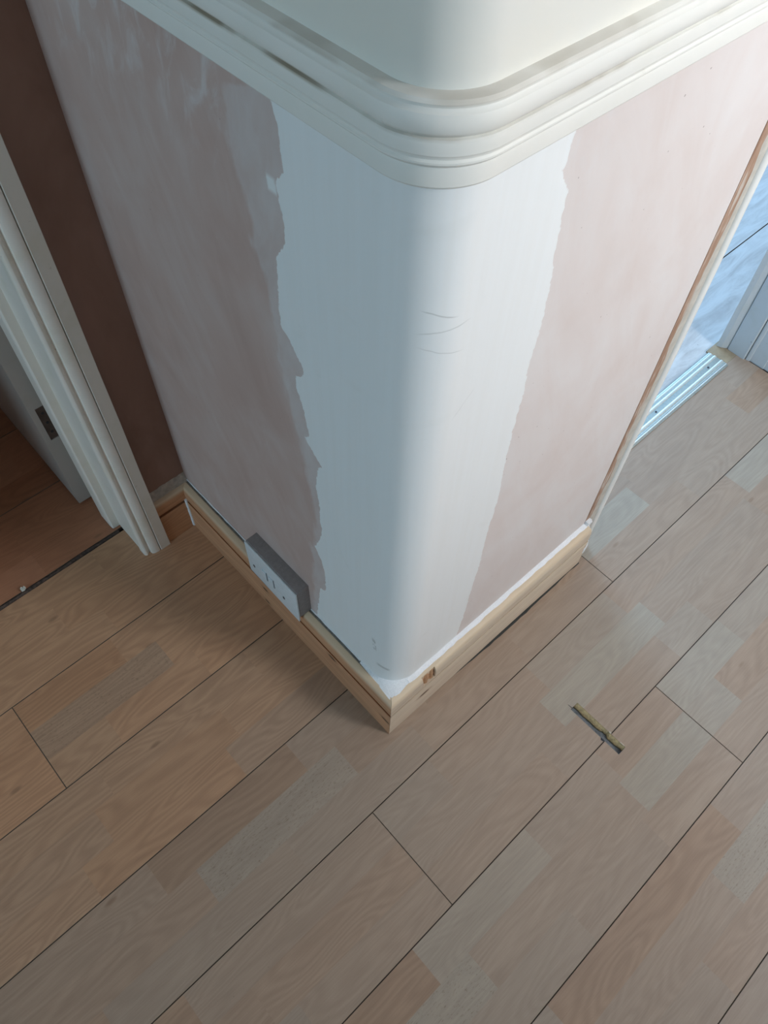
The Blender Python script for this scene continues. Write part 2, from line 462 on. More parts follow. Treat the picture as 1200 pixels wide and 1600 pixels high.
# end of wall at the right doorway: bare edge, grey wood, white bead
lin = bpy.data.objects.new('door_lining', None); COL.objects.link(lin); lin.location = (.555, .08, 0)
lin.name = 'trim_2'
tag(lin, 'worn door lining edge with bare brown strip and white bead, right of the pink wall', 'door lining', kind='structure')
rnd = random.Random(3)
def wavy_strip(x0, x1, yf, yb, amp0, amp1, n=26, z1=2.0):
    rings = []
    for i in range(n+1):
        z = z1*i/n
        a = x0 + rnd.uniform(-amp0, amp0); b = x1 + rnd.uniform(-amp1, amp1)
        rings.append([(a, yf, z), (b, yf, z), (b, yb, z), (a, yb, z)])
    return loft(rings)
v, f = wavy_strip(.526, .5435, T-.0006, .06, .0, .0042, n=60); make('bare_edge', v, f, M_brown, lin, origin=(.53,.03,0))
v, f = wavy_strip(.5375, .566, T+.001, .15, .002, .001); make('lining_board', v, f, M_bare, lin, origin=(.55,.05,0))
r_ = []
for i in range(2):
    z = 2.0*i
    r_.append([(.564, T+.004, z), (.5655, T-.001, z), (.570, T-.0035, z), (.577, T-.0035, z), (.582, T-.001, z), (.584, T+.004, z), (.584, .15, z), (.564, .15, z)])
v, f = loft(r_); o = make('bead', v, f, M_bead, lin, origin=(.575,.05,0)); smooth_angle(o, 50)
v, f = box(.5585, .5615, T+.0015, T+.004, .592, .603); make('chip', v, f, M_blackp, lin, origin=(.56,T+.002,.597))

# lintels and walls that close the place
v, f = boxes([(.528, 1.31, T, .14, 2.0, CEIL)]); tag(make('wall_above_doorway', v, f, M_room), 'bare plaster wall above the right doorway', 'wall', kind='structure')
# right-hand wall
v, f = boxes([(1.31, 1.46, -1.5, .14, -.02, CEIL), (1.46, 3.3, .04, .14, -.02, CEIL)])
tag(make('wall_right', v, f, M_room), 'bare plaster wall at the right end of the hall', 'wall', kind='structure')
v, f = boxes([(-3.75, -3.6, -1.5, -.75, -.02, CEIL), (-3.75, -3.6, .35, .62, -.02, CEIL), (-3.75, -3.6, -.75, .35, -.02, .65), (-3.75, -3.6, -.75, .35, 1.85, CEIL)])
tag(make('wall_left', v, f, M_room), 'bare plaster wall at the left end of the hall', 'wall', kind='structure')
v, f = boxes([(-3.75, .62, -1.82, -1.5, -.02, CEIL), (1.26, 1.46, -1.82, -1.5, -.02, CEIL), (.62, 1.26, -1.82, -1.5, -.02, 1.14), (.62, 1.26, -1.82, -1.5, 2.06, CEIL)]); tag(make('wall_rear', v, f, M_room), 'bare plaster wall behind the viewer', 'wall', kind='structure')
v, f = boxes([(-3.75, 3.4, -1.82, 2.8, CEIL, CEIL+.1)]); tag(make('ceiling', v, f, M_ceiling), 'plain white ceiling over the hall', 'ceiling', kind='structure')
YW = L + T                       # far wall plane
v, f = boxes([(-.118, T-.004, YW, .70, -.02, CEIL), (-.93, -.118, YW, .70, 2.02, CEIL), (-3.6, -.93, YW, .70, -.02, CEIL)])
tag(make('wall_back', v, f, M_back), 'dark brown plaster wall beside the left doorway', 'wall', kind='structure')
v, f = boxes([(-1.6, -1.5, .70, 2.5, -.02, CEIL), (-1.6, .02, 2.5, 2.6, -.02, CEIL)])
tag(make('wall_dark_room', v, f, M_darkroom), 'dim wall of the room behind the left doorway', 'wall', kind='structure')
v, f = boxes([(.50, 1.15, 2.6, 2.7, -.02, CEIL), (2.65, 3.4, 2.6, 2.7, -.02, CEIL), (1.15, 2.65, 2.6, 2.7, -.02, .80), (1.15, 2.65, 2.6, 2.7, 2.05, CEIL), (3.3, 3.4, .04, 2.6, -.02, CEIL)])
tag(make('wall_bright_room', v, f, M_pale), 'pale wall of the room behind the right doorway', 'wall', kind='structure')

# ------------------------------------------------------------------ floor
ca, sa = math.cos(ANG), math.sin(ANG)
def bw(a, b):                     # board frame -> world
    return (a*ca - b*sa, a*sa + b*ca)
v, f = boxes([(-3.6, 1.31, -1.5, .70, -.05, -.0115)])
floor = make('floor', v, f, M_dark)
tag(floor, 'wooden laminate floor of long three-strip boards', 'floor', kind='structure')

B = {0: -.4746, 2: .5496, 3: -.1123, 4: .4326}
SEG = {
 (-1,0): [(-.5,-.2,.75,0),(-.2,.05,.85,0)], (-1,1): [(-.7,-.32,.7,0),(-.32,.05,.8,0)], (-1,2): [(-.55,-.25,.68,0),(-.25,.05,.78,0)],
 (0,0): [(-.80,-.4746,.80,0),(-.4746,-.2726,1.0,0),(-.2726,.08,.66,0)],
 (0,1): [(-.75,-.4746,.85,0),(-.4746,-.21,.12,1),(-.21,.05,.68,0)],
 (0,2): [(-.70,-.4746,.80,0),(-.4746,-.36,.40,0),(-.36,-.17,.62,0),(-.17,.05,.72,0)],
 (1,0): [(-.75,-.42,.62,0),(-.42,-.10,.66,0),(-.10,.05,.75,0)],
 (1,1): [(-.72,-.46,.5,0),(-.46,-.20,.82,0),(-.20,.05,.70,0)],
 (1,2): [(-.80,-.52,.6,0),(-.52,-.233,.85,0),(-.233,.06,.32,0)],
 (2,0): [(-.72,-.44,.55,0),(-.44,-.149,.95,0),(-.149,.02,.45,0),(.02,.46,.74,0),(.46,.78,.5,0),(.78,1.2,.55,0)],
 (2,1): [(-.70,-.386,.58,0),(-.386,-.087,.15,1),(-.087,.09,.66,0),(.09,.5496,.70,0),(.5496,.7602,0.0,0),(.7602,1.15,.52,0)],
 (2,2): [(-.60,-.25,.38,0),(-.25,.04,.34,0),(.04,.30,.60,0),(.30,.5496,.55,0),(.5496,.86,.60,0),(.86,1.3,.5,0)],
 (3,0): [(-.50,-.1123,.45,0),(-.1123,.02,.42,0),(.02,.28,.55,0),(.28,.5152,.28,0),(.5152,.9525,.58,0),(.9525,1.2,.08,0)],
 (3,1): [(-.42,-.1123,.60,0),(-.1123,.2473,.50,0),(.2473,.5532,0.0,0),(.5532,.93,.46,0)],
 (3,2): [(-.38,-.1123,.45,0),(-.1123,.18,.58,0),(.18,.5164,.50,0),(.5164,.6272,.28,0),(.6272,1.0,.48,0)],
 (4,0): [(-.45,-.2031,.92,0),(-.2031,.06,.20,0),(.06,.2515,.45,0),(.2515,.4326,.58,0),(.4326,.637,.08,0),(.637,.9,.30,0)],
 (4,1): [(-.42,-.1421,.10,1),(-.1421,.24,.50,0),(.24,.4326,.05,0),(.4326,.53,.15,0),(.53,.9,.66,0)],
 (4,2): [(-.30,.02,.38,0),(.02,.22,.48,0),(.22,.4326,.55,0),(.4326,.72,.55,0)],
 (5,0): [(-.42,-.103,.35,0),(-.103,.33,.80,0),(.33,.6,.5,0)],
 (5,1): [(-.20,.2387,.50,0),(.2387,.55,.14,1)],
 (5,2): [(-.15,.12,.42,0),(.12,.4,.62,0)],
}
SLOT = (.2795, .2985, -.3040, -.1925)      # cut-out in the boards, board frame a0,a1,b0,b1
def rect_minus(r, s):
    a0,a1,b0,b1 = r; c0,c1,d0,d1 = s
    if c0 >= a1 or c1 <= a0 or d0 >= b1 or d1 <= b0: return [r]
    out = []
    if c0 > a0: out.append((a0, c0, b0, b1))
    if c1 < a1: out.append((c1, a1, b0, b1))
    x0, x1 = max(a0, c0), min(a1, c1)
    if d0 > b0: out.append((x0, x1, b0, d0))
    if d1 < b1: out.append((x0, x1, d1, b1))
    return out

def board_mesh(name, a0, a1, btop, strips, mat, parent, z=0.0, width=W, gap=.0009, slot=None, rnd=random, frame=bw):
    """one board: bevelled slab whose face is divided into its printed strips"""
    g = gap/2; bev = .0006; th = .0105
    A0, A1, B0, B1 = a0+g*.6, a1-g*.6, btop-width+g, btop-g
    V, F, tone, speck, seed, shade = [], [], [], [], [], []
    def P(a, b, zz):
        x, y = frame(a, b); V.append((x, y, zz)); return len(V)-1
    n = len(strips); h = (B1-B0)/n
    for s, segs in enumerate(strips):
        b1 = B1 - s*h - (bev if s == 0 else 0); b0 = B1 - (s+1)*h + (bev if s == n-1 else 0)
        for (x0, x1, tn, sp) in segs:
            sh = 1.0
            if isinstance(tn, tuple): tn, sh = tn
            x0 = max(x0, A0+bev); x1 = min(x1, A1-bev)
            if x1 - x0 < .002: continue
            sd = rnd.random()
            for r in (rect_minus((x0, x1, b0, b1), slot) if slot else [(x0, x1, b0, b1)]):
                F.append((P(r[0], r[2], z), P(r[1], r[2], z), P(r[1], r[3], z), P(r[0], r[3], z)))
                tone.append(tn); speck.append(sp); seed.append(sd); shade.append(sh)
    n_top = len(F)
    # bevel and sides
    cut = slot and not (slot[0] >= A1 or slot[1] <= A0)
    i_ = [P(A0+bev,B0+bev,z), P(A1-bev,B0+bev,z), P(A1-bev,B1-bev,z), P(A0+bev,B1-bev,z)]
    o_ = [P(A0,B0,z-bev), P(A1,B0,z-bev), P(A1,B1,z-bev), P(A0,B1,z-bev)]
    u_ = [P(A0,B0,z-th), P(A1,B0,z-th), P(A1,B1,z-th), P(A0,B1,z-th)]
    for k in range(4):
        q = (k+1) % 4
        if cut and ((k == 0 and slot[2] < B0 < slot[3]) or (k == 2 and slot[2] < B1 < slot[3])):
            # the edge is interrupted by the cut-out
            bb = B0 if k == 0 else B1; bi = bb + (bev if k == 0 else -bev)
            for (c0, c1) in ((A0, slot[0]), (slot[1], A1)):
                p1, p2, p3, p4, p5, p6 = P(c0,bi,z), P(c1,bi,z), P(c0,bb,z-bev), P(c1,bb,z-bev), P(c0,bb,z-th), P(c1,bb,z-th)
                F += [(p1,p2,p4,p3), (p3,p4,p6,p5)]
                tone += [1.0]*2; speck += [0]*2; seed += [.5]*2
        else:
            F += [(i_[k], i_[q], o_[q], o_[k]), (o_[k], o_[q], u_[q], u_[k])]
            tone += [1.0]*2; speck += [0]*2; seed += [.5]*2
    me = bpy.data.meshes.new(name)
    cxy = frame((A0+A1)/2, (B0+B1)/2)
    me.from_pydata([(p[0]-cxy[0], p[1]-cxy[1], p[2]-z) for p in V], [], F)
    shade += [1.0]*(len(F)-len(shade))
    for nm, dat in (('tone', tone), ('speck', speck), ('seed', seed), ('shade', shade)):
        at = me.attributes.new(nm, 'FLOAT', 'FACE')
        at.data.foreach_set('value', [float(q) for q in dat])
    me.materials.append(mat); me.materials.append(M_edge)
    me.polygons.foreach_set('material_index', [0]*n_top + [1]*(len(F)-n_top)); me.update()
    o = bpy.data.objects.new(name, me); COL.objects.link(o)
    o.parent = parent; o.location = (cxy[0]-parent.location.x, cxy[1]-parent.location.y, z-parent.location.z)
    return o

rnd = random.Random(11)
LEN = 1.285
def strip_list(r, s, A0, A1, tones=None):
    segs = list(SEG.get((r, s), []))
    if segs:
        lo, hi = segs[0][0], segs[-1][1]
    else:
        lo = hi = A0 + rnd.uniform(0, .3)
    x = lo
    pre = []
    while x > A0:
        l = rnd.uniform(.24, .46); pre.insert(0, (x-l, x, rnd.choice((.1,.3,.42,.5,.55,.6,.68,.8)), 0)); x -= l
    x = hi; post = []
    while x < A1:
        l = rnd.uniform(.24, .46); post.append((x, x+l, rnd.choice((.1,.3,.42,.5,.55,.6,.68,.8)), 0)); x += l
    return pre + segs + post
for r in range(-1, 11):
    btop = Y0 - r*W
    xa = -3.59
    xb = .06 if r < 2 else 1.30
    full = [strip_list(r, s, xa - .1, xb + .1) for s in range(3)]
    def tone_of(p, q, tn):  # left-hand boards tinted warmer, standing in for warm light there
        mid = (p + q)/2
        if r <= 1 and mid < .1:
            base = .90 if r < 1 else .76
            return (min(1.0, max(.45, base + (tn-.65)*.42)), 1.0 - max(0, tn-.72)*.55)
        tt = .36 + (tn-.5)*.74 + (.10 if mid < -.05 and r < 4 else 0)
        return (max(0.0, min(.62, tt)), 1.0 - max(0, tn-.62)*.42)
    full = [[(p, q, tone_of(p, q, tn), sp) for p, q, tn, sp in row] for row in full]
    j = B.get(r, rnd.uniform(-2.0, -1.0) if r != 1 else -1.0)
    js = [j]
    if r not in B: js = [j if j < -.9 else -.95 - rnd.random()*.3]
    while js[0] - LEN > xa: js.insert(0, js[0]-LEN)
    while js[-1] + LEN < xb: js.append(js[-1]+LEN)
    if r in (5, 6, 7): js = [-1.15 - .07*r + .3, 1.05] if r != 6 else [-.9, .385+.3]
    cuts = [xa] + [q for q in js if xa + .05 < q < xb - .03] + [xb]
    for c0, c1 in zip(cuts[:-1], cuts[1:]):
        st = [[(max(p, c0), min(q, c1), tn, sp) for (p, q, tn, sp) in full[s] if q > c0 and p < c1] for s in range(3)]
        slot = SLOT if (r in (3, 4) and c0 < .28 < c1) else None
        board_mesh('floor_board', c0, c1, btop, st, M_lam, floor, 0.0, slot=slot, rnd=rnd)

# the cut-out: sloping yellow fibreboard side, grey subfloor, chipped rim
cut = bpy.data.objects.new('floor_cutout', None); COL.objects.link(cut); cut.parent = floor
a0, a1, b0, b1 = SLOT
c_ = bw((a0+a1)/2, (b0+b1)/2); cut.location = (c_[0], c_[1], 0)
def wp(lst): return [bw(a, b) + (z,) for a, b, z in lst]
org = (c_[0], c_[1], 0)
v = wp([(a0,b0,-.0105),(a1,b0,-.0105),(a1,b1,-.0105),(a0,b1,-.0105),(a0,b0,-.0125),(a1,b0,-.0125),(a1,b1,-.0125),(a0,b1,-.0125)])
f = [(0,1,2,3),(7,6,5,4),(0,4,5,1),(1,5,6,2),(2,6,7,3),(3,7,4,0)]
make('subfloor', v, f, M_slotf, cut, origin=org)
rg = []
N = 24
for i in range(N+1):
    b = b1 + (b0-b1)*i/N; u = i/N
    wdt = .0082 - .002*max(0, (u-.55)/.45) + rnd.uniform(-.0009, .0009)
    if .58 < u < .70: wdt *= .62
    rg.append(wp([(a1+.0002, b, -.0006), (a1-wdt*.55, b, -.003-rnd.uniform(0,.001)), (a1-wdt, b, -.0070), (a1-wdt*.98, b, -.0106), (a1+.0002, b, -.0106)]))
v, f = loft(rg); make('fibreboard_side', v, f, M_hdf, cut, origin=org)
v = wp([(a0-.0003,b0,-.0006),(a0-.0003,b1,-.0006),(a0+.0003,b1,-.0006),(a0+.0003,b0,-.0006),(a0-.0003,b0,-.0106),(a0-.0003,b1,-.0106),(a0+.0003,b1,-.0106),(a0+.0003,b0,-.0106)])
f = [(0,1,2,3),(4,5,6,7),(0,1,5,4),(2,3,7,6),(0,3,7,4),(1,2,6,5)]
make('cut_edge', v, f, M_slotf, cut, origin=org)
v = wp([(a0,b0-.0003,-.0006),(a1,b0-.0003,-.0006),(a1,b0+.0003,-.0006),(a0,b0+.0003,-.0006),(a0,b0-.0003,-.0106),(a1,b0-.0003,-.0106),(a1,b0+.0003,-.0106),(a0,b0+.0003,-.0106)])
make('cut_edge', v, f, M_slotf, cut, origin=org)
# chipped white rim where the joint crosses the cut, dark nick opposite, saw overcut
def flake(name, pts, mat, z0=.0002, z1=.0012):
    n = len(pts)
    V = wp([(a, b, z0) for a, b in pts] + [(a, b, z1) for a, b in pts])
    F = [tuple(range(n-1,-1,-1)), tuple(range(n, 2*n))] + [(i, (i+1)%n, n+(i+1)%n, n+i) for i in range(n)]
    return make(name, V, F, mat, cut, origin=org)
flake('rim_chip', [(a1-.001,-.2672),(a1+.0018,-.2660),(a1+.0028,-.2690),(a1+.0010,-.2715),(a1-.0008,-.2705)], M_rim)
flake('rim_chip', [(a1-.0006,-.2915),(a1+.0010,-.2920),(a1+.0013,-.2985),(a1+.0004,-.3025),(a1-.0005,-.2990)], M_rim)
flake('nick', [(a0-.0035,-.2655),(a0+.0005,-.2625),(a0+.0008,-.2715),(a0-.0025,-.2700)], M_blackp, .0, .0003)
flake('saw_overcut', [(a0+.0030,b1+.0005),(a0+.0042,b1+.0005),(a0+.0034,b1+.0095),(a0+.0028,b1+.0095)], M_blackp, .0, .0003)

# floor of the dim room behind the left doorway
v, f = boxes([(-1.5, .02, .70, 2.5, -.05, -.0135)])
floor2 = make('floor_dim_room', v, f, M_dark)
tag(floor2, 'dark reddish laminate floor in the room behind the left doorway', 'floor', kind='structure')
def rb(a, b): return bw(a, b)
for r in range(0, 9):
    btop = .6945 + W*(r+1) + .004
    cutx = rnd.uniform(-.9, -.3)
    st = []
    for s in range(3):
        x = -1.5 - rnd.uniform(0, .2); L_ = []
        while x < .1:
            l = rnd.uniform(.2, .42); L_.append((x, x+l, rnd.choice((.1,.3,.45,.6,.8,1.0)), 0)); x += l
        st.append(L_)
    for c0, c1 in ((-1.49, cutx), (cutx, .0)):
        board_mesh('floor_board', c0, c1, btop, [[(max(p,c0),min(q,c1),tn,sp) for p,q,tn,sp in st[s] if q > c0 and p < c1] for s in range(3)], M_lam2, floor2, -.002, rnd=rnd)
# grimy gap between the two floors
rg = []
for i in range(31):
    a = -.92 + (.92-.128)*i/30
    j0 = rnd.uniform(-.0008, .0008); j1 = rnd.uniform(-.0014, .0014)
    rg.append([bw(a, .6895+j0) + (-.001,), bw(a, .6935+j1) + (.0012,), bw(a, .6975+j1) + (-.0005,), bw(a, .6985) + (-.011,), bw(a, .6890) + (-.011,)])
v, f = loft(rg)
gapo = make('gap_filler', v, f, plain('grimy_gap', (.075, .05, .04), .9, var=.6, scale=150), floor, origin=bw(-.5,.69)+(0,))

# floor of the bright room: pale dusty boards
def dusty():
    t = NT('dusty_pale_boards')
    x, y, z = t.pos(); seed, _ = t.attr('seed')
    u = t.math('ADD', x, t.math('MULTIPLY', seed, 7.0)); w = t.math('ADD', y, t.math('MULTIPLY', seed, 3.0))
    g = t.noise(t.comb(t.math('MULTIPLY', u, 5), t.math('MULTIPLY', w, 60), seed), 1, 5, .65, .6)
    d = t.noise(t.comb(t.math('MULTIPLY', x, 5), t.math('MULTIPLY', y, 24), 0.0), 1, 6, .7, .7)
    c = t.ramp(g, [(.3, (.40, .385, .38)), (.7, (.54, .525, .51))])
    c = t.mix(t.maprange(d, .30, .68, 0, .8), c, (.68, .69, .69))
    s = t.noise(t.comb(x, y, 0.0), 60, 2, .5)
    c = t.mix(t.maprange(s, .74, .77, 0, .7), c, (.16, .17, .18))
    t.bump(d, .15, .002)
    return t.out(c, .45, 0, .4)
M_dusty = dusty()
v, f = boxes([(.528, 3.3, .14, 2.6, -.06, -.0165)])
floor3 = make('floor_bright_room', v, f, M_dark)
tag(floor3, 'pale dusty boards beyond the metal threshold strip', 'floor', kind='structure')
for r in range(0, 13):
    btop = .165 + .185*(r+1)
    cx_ = rnd.uniform(.9, 2.4)
    for c0, c1 in ((.53, cx_), (cx_, 3.29)):
        board_mesh('floor_board', c0, c1, btop, [[(c0, c1, .3, 0)]], M_dusty, floor3, -.005, width=.185, gap=.0022, rnd=rnd)

v, f = box(1.2475, 1.33, .1035, .178, -.014, -.0006)
make('threshold_end', v, f, plain('olive_brown_wood', (.34, .27, .18), .5, var=.15, scale=60), floor, origin=(1.28, .14, 0))

# ------------------------------------------------------------------ metal threshold strip
thr = bpy.data.objects.new('threshold_strip', None); COL.objects.link(thr)
tc = bw(.92, .133); thr.location = (tc[0], tc[1], 0)
tag(thr, 'shiny ribbed aluminium threshold strip across the right doorway', 'threshold strip')
def extr(prof, x0, x1):
    return loft([[bw(a, b) + (z,) for b, z in prof] for a in (x0, x1)])
YB = .1060
v, f = extr([(YB,-.001),(YB,.0015),(YB+.004,.0034),(YB+.012,.0040),(YB+.013,.0032),(YB+.054,.0032),(YB+.058,.0010),(YB+.058,-.010),(YB+.052,-.011),(YB+.008,-.001)], .584, 1.246)
make('base_plate', v, f, M_alu2, thr, origin=(tc[0],tc[1],0))
def rib(y0, y1, h):
    n = 7; pr = [(y0 + (y1-y0)*i/n, .0030 + h*math.sin(math.pi*i/n)**.6) for i in range(n+1)]
    v, f = extr([(y0, .0025)] + pr + [(y1, .0025)], .5845, 1.2455)
    o = make('rib', v, f, M_alu, thr, origin=(tc[0],tc[1],0)); smooth_angle(o, 60)
rib(YB+.0135, YB+.0225, .0026); rib(YB+.034, YB+.0425, .0026); rib(YB+.004, YB+.0075, .0012); rib(YB+.009, YB+.0118, .001); rib(YB+.0475, YB+.0525, .001)
for a in (.70, .985, 1.2):
    v, f = prism([tuple(bw(a + .0028*math.cos(q*.785), YB+.0282 + .0028*math.sin(q*.785))) for q in range(8)], .0030, .0042)
    make('screw', v, f, M_screw, thr, origin=(tc[0],tc[1],0))

# ------------------------------------------------------------------ skirting boards
def sk_profile(d, w):      # d: depth of the undercut groove, w: its opening
    return [(0,0),(0,.0885),(.0004,.0893),(d,.0893-d*.45),(d,.0893-d*.45+.003),(.0016,.0893+w),(.0010,.0900+w),(.0010,.1150),(.0020,.1210),(.0042,.1262),(.0066,.1288),(.0146,.1302),(.0160,.1292),(.0160,0)]
SK = sk_profile(.0095, .0062)
SKR = sk_profile(.0012, .0014)
# left face
rings = []
for k in range(2):
    rings.append([(r + (XL if k else 0), (L + r if k else r + .0003), z) for r, z in SK])
v, f = loft(rings)
sk_l = make('baseboard_left', v, f, M_pine_l, origin=(0, .3, 0)); smooth_angle(sk_l, 38)
tag(sk_l, 'knotty grooved pine skirting under the white socket, left of the corner', 'skirting', kind='structure')
# back
rings = []
for k in range(2):
    rings.append([((r + XL if k else -.0690), L + r, z) for r, z in SK])
v, f = loft(rings)
sk_b = make('baseboard_back', v, f, M_pine_b, origin=(-.04, L, 0)); smooth_angle(sk_b, 38)
tag(sk_b, 'short piece of pine skirting between the door frame and the inner corner', 'skirting', kind='structure')
# right, bottom edge lifted a little off the uneven floor
XS = [0, .05, .10, .16, .20, .24, .28, .32, .36, .40, .44, .48, .51, .530]
def lift(x): return .0055*max(0, math.sin(math.pi*min(1, max(0, (x-.14)/.40))))**1.2
rings = []
for x in XS:
    rings.append([((r + .0003 if x == 0 else x), r, (lift(x) if z == 0 else z)) for r, z in SKR])
v, f = loft(rings)
sk_r = make('baseboard_right', v, f, M_pine_r, origin=(.26, 0, 0)); smooth_angle(sk_r, 38)
tag(sk_r, 'pale pine skirting with a chiselled notch, right of the corner', 'skirting', kind='structure')
# the chiselled notch is cut out of it
v, f = box(.077, .108, -.01, .0075, .094, .138)
cutter = make('notch_cutter', v, f, M_splint)
bo = sk_r.modifiers.new('notch', 'BOOLEAN'); bo.operation = 'DIFFERENCE'; bo.object = cutter; bo.solver = 'EXACT'
bpy.context.view_layer.update()
dg = bpy.context.evaluated_depsgraph_get()
nm = bpy.data.meshes.new_from_object(sk_r.evaluated_get(dg))
sk_r.modifiers.clear(); sk_r.data = nm
bpy.data.objects.remove(cutter, do_unlink=True)
rings = []
for i in range(9):
    x = .0785 + .028*i/8
    d = .0045 + .002*math.sin(i*1.7)
    rings.append([(x, d, .0945 + .0006*math.cos(i*2)), (x, d+.0006, .112), (x, d+.003, .1265), (x, .0085, .1270), (x, .0085, .0945)])
v, f = loft(rings)
make('notch', v, f, M_splint, sk_r, origin=(.092, .006, .11))

# dark strip on the floor, standing in for shade in the right skirting gap
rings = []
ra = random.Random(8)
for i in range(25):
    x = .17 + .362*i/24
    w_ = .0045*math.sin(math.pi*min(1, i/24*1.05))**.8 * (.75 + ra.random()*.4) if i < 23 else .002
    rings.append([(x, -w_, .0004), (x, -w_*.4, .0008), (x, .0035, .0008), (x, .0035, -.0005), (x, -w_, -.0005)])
v, f = loft(rings); make('gap_shade_strip', v, f, plain('dark_gap_shade', (.05, .05, .045), .9), floor, origin=(.35, 0, 0))
# caulk and filler
rc = random.Random(5)
pts = []
for i in range(40):
    y = .10 + (L+.016-.10)*i/39
    pts.append((T + (XL/L)*y - .0004, y, .1318 + rc.uniform(-.0004, .0004)))
v, f = tube(pts, .0015, 6, .3, rc); o = make('caulk', v, f, M_caulk, sk_l, origin=(T, .3, .13)); smooth_angle(o, 70)
pts = [(T - .0005 + i*(.528-T)/44, T - .0026, .1305) for i in range(3, 45)]
rings = []
for p in pts:
    j = rc.uniform(-.0009, .0009)
    rings.append([(p[0], .0125+j, .1285), (p[0], .0140+j, .1312), (p[0], T-.002, .1340 + rc.uniform(-.0006,.0006)), (p[0], T+.003, .1350), (p[0], T+.003, .1285)])
v, f = loft(rings); o = make('caulk', v, f, M_caulk, sk_r, origin=(.3, T, .13)); smooth_angle(o, 70)
v, f = loft([[(T - .0060 + (XL/L)*y, y, .122), (T - .0060 + (XL/L)*y, y, .1272), (T + (XL/L)*y + .001, y, .1285), (T + (XL/L)*y + .001, y, .122)] for y in (.09, .25, .42, L+.012)])
make('grimy_gap', v, f, plain('grey_gap_grime', (.30, .30, .285), .85, var=.3, scale=150), sk_l, origin=(T, .3, .125))
# white bead in the inner corner
pts = [(XL-.0004, L-.0006, .004 + .094*i/12) for i in range(13)]
v, f = tube(pts, .0030, 8, .22, rc); o = make('caulk', v, f, M_caulk, sk_b, origin=(XL, L, .05)); smooth_angle(o, 80)
# grimy fillet along the top of the back skirting
rings = []
for i in range(14):
    x = -.066 + (.083)*i/13
    rings.append([(x, L+.012, .1285), (x, L+.014, .134), (x, YW-.0005, .150 + rc.uniform(-.002,.002)), (x, YW+.002, .150), (x, YW+.002, .1285)])
v, f = loft(rings); o = make('caulk', v, f, M_grimycaulk, sk_b, origin=(-.03, L, .13)); smooth_angle(o, 70)
# filler on the mitre between the square skirting and the rounded wall
outer = [(.0165,.098),(.0150,.075),(.0135,.05),(.0115,.030),(.0105,.018),(.0115,.0112),(.018,.0105),(.030,.0115),(.05,.0135),(.075,.0145),(.098,.0150)]
inner = [(T+.002,.098),(T+.002,.078)]
for i in range(1, 8):
    a = math.pi + (math.pi/2)*i/8
    inner.append((T+R+(R-.001)*math.cos(a), T+R+(R-.001)*math.sin(a)))
inner += [(.078,T+.002),(.098,T+.002)]
V, F = [], []
n = len(outer)
for lay in range(4):
    t_ = lay/3
    for (p, q) in zip(outer, inner):
        V.append((p[0]+(q[0]-p[0])*t_, p[1]+(q[1]-p[1])*t_, .1297 + .0075*t_**1.6 + rc.uniform(-.0005,.0005)))
for lay in range(3):
    for i in range(n-1):
        F.append((lay*n+i, lay*n+i+1, (lay+1)*n+i+1, (lay+1)*n+i))
nb = len(V)
for p in outer: V.append((p[0], p[1], .1280))
for i in range(n-1): F.append((i, i+1, nb+i+1, nb+i))
o = make('filler', V, F, M_filler, sk_l, origin=(.03,.03,.13)); smooth_angle(o, 60)
# lump of caulk at the doorway end of the right skirting
rings = []
for i in range(12):
    z = .002 + .140*i/11
    w_ = .009 + .004*math.sin(i*1.3) + (.004 if 4 < i < 9 else 0)
    dp = .004*math.sin(i*.9+1) + (.013 if z > .128 else 0)
    rings.append([(.526, .003+dp, z), (.526+w_*.7, .002+dp, z), (.526+w_, .010+dp*.6, z), (.526+w_*.9, T+.002, z), (.526, T+.002, z)])
v, f = loft(rings); o = make('caulk_lump', v, f, M_filler, sk_r, origin=(.53,.01,.06)); smooth_angle(o, 70)

# ------------------------------------------------------------------ twin socket on the left face
sock = bpy.data.objects.new('double_socket', None); COL.objects.link(sock); sock.location = (.010, .302, .131)
tag(sock, 'long white double socket with dusty grey top sitting on the left skirting', 'socket')
def rbox(x0,x1,y0,y1,z0,z1, b):
    bm = bmesh.new()
    v, f = box(x0,x1,y0,y1,z0,z1)
    vs = [bm.verts.new(p) for p in v]
    for q in f: bm.faces.new([vs[i] for i in q])
    bmesh.ops.recalc_face_normals(bm, faces=bm.faces)
    bmesh.ops.bevel(bm, geom=list(bm.edges), offset=b, segments=3, affect='EDGES', profile=.6)
    V = [tuple(p.co) for p in bm.verts]; bm.verts.index_update()
    F = [tuple(q.index for q in p.verts) for p in bm.faces]; bm.free()
    return V, F
SO = tuple(sock.location)
v, f = rbox(-.0062, T-.0003, .2310, .3735, .1315, .2215, .0018); o = make('back_box', v, f, M_sockg, sock, origin=SO); smooth_angle(o, 50)
v, f = rbox(-.0100, -.0064, .2305, .3740, .1200, .2205, .0014); fp = make('faceplate', v, f, M_sockw, sock, origin=SO); smooth_angle(fp, 50)
for yc in (.3560, .2700):
    ring = [(-.0099, yc + .0030*math.cos(q*.5236), .1560 + .0042*math.sin(q*.5236)) for q in range(12)]
    v, f = loft([[(x+.001, y, z) for x, y, z in ring], [(x-.0006, y, z) for x, y, z in ring]])
    make('screw', v, f, M_screw, fp, origin=SO)
for yc in (.3230, .3030):
    v, f = rbox(-.0122, -.0090, yc-.0062, yc+.0062, .1560, .1820, .0010); o = make('rocker_switch', v, f, M_sockw, fp, origin=SO); smooth_angle(o, 50)
    v, f = box(-.0103, -.0098, yc-.0078, yc-.0063, .1540, .1840); make('switch_gap', v, f, M_screw, fp, origin=SO)

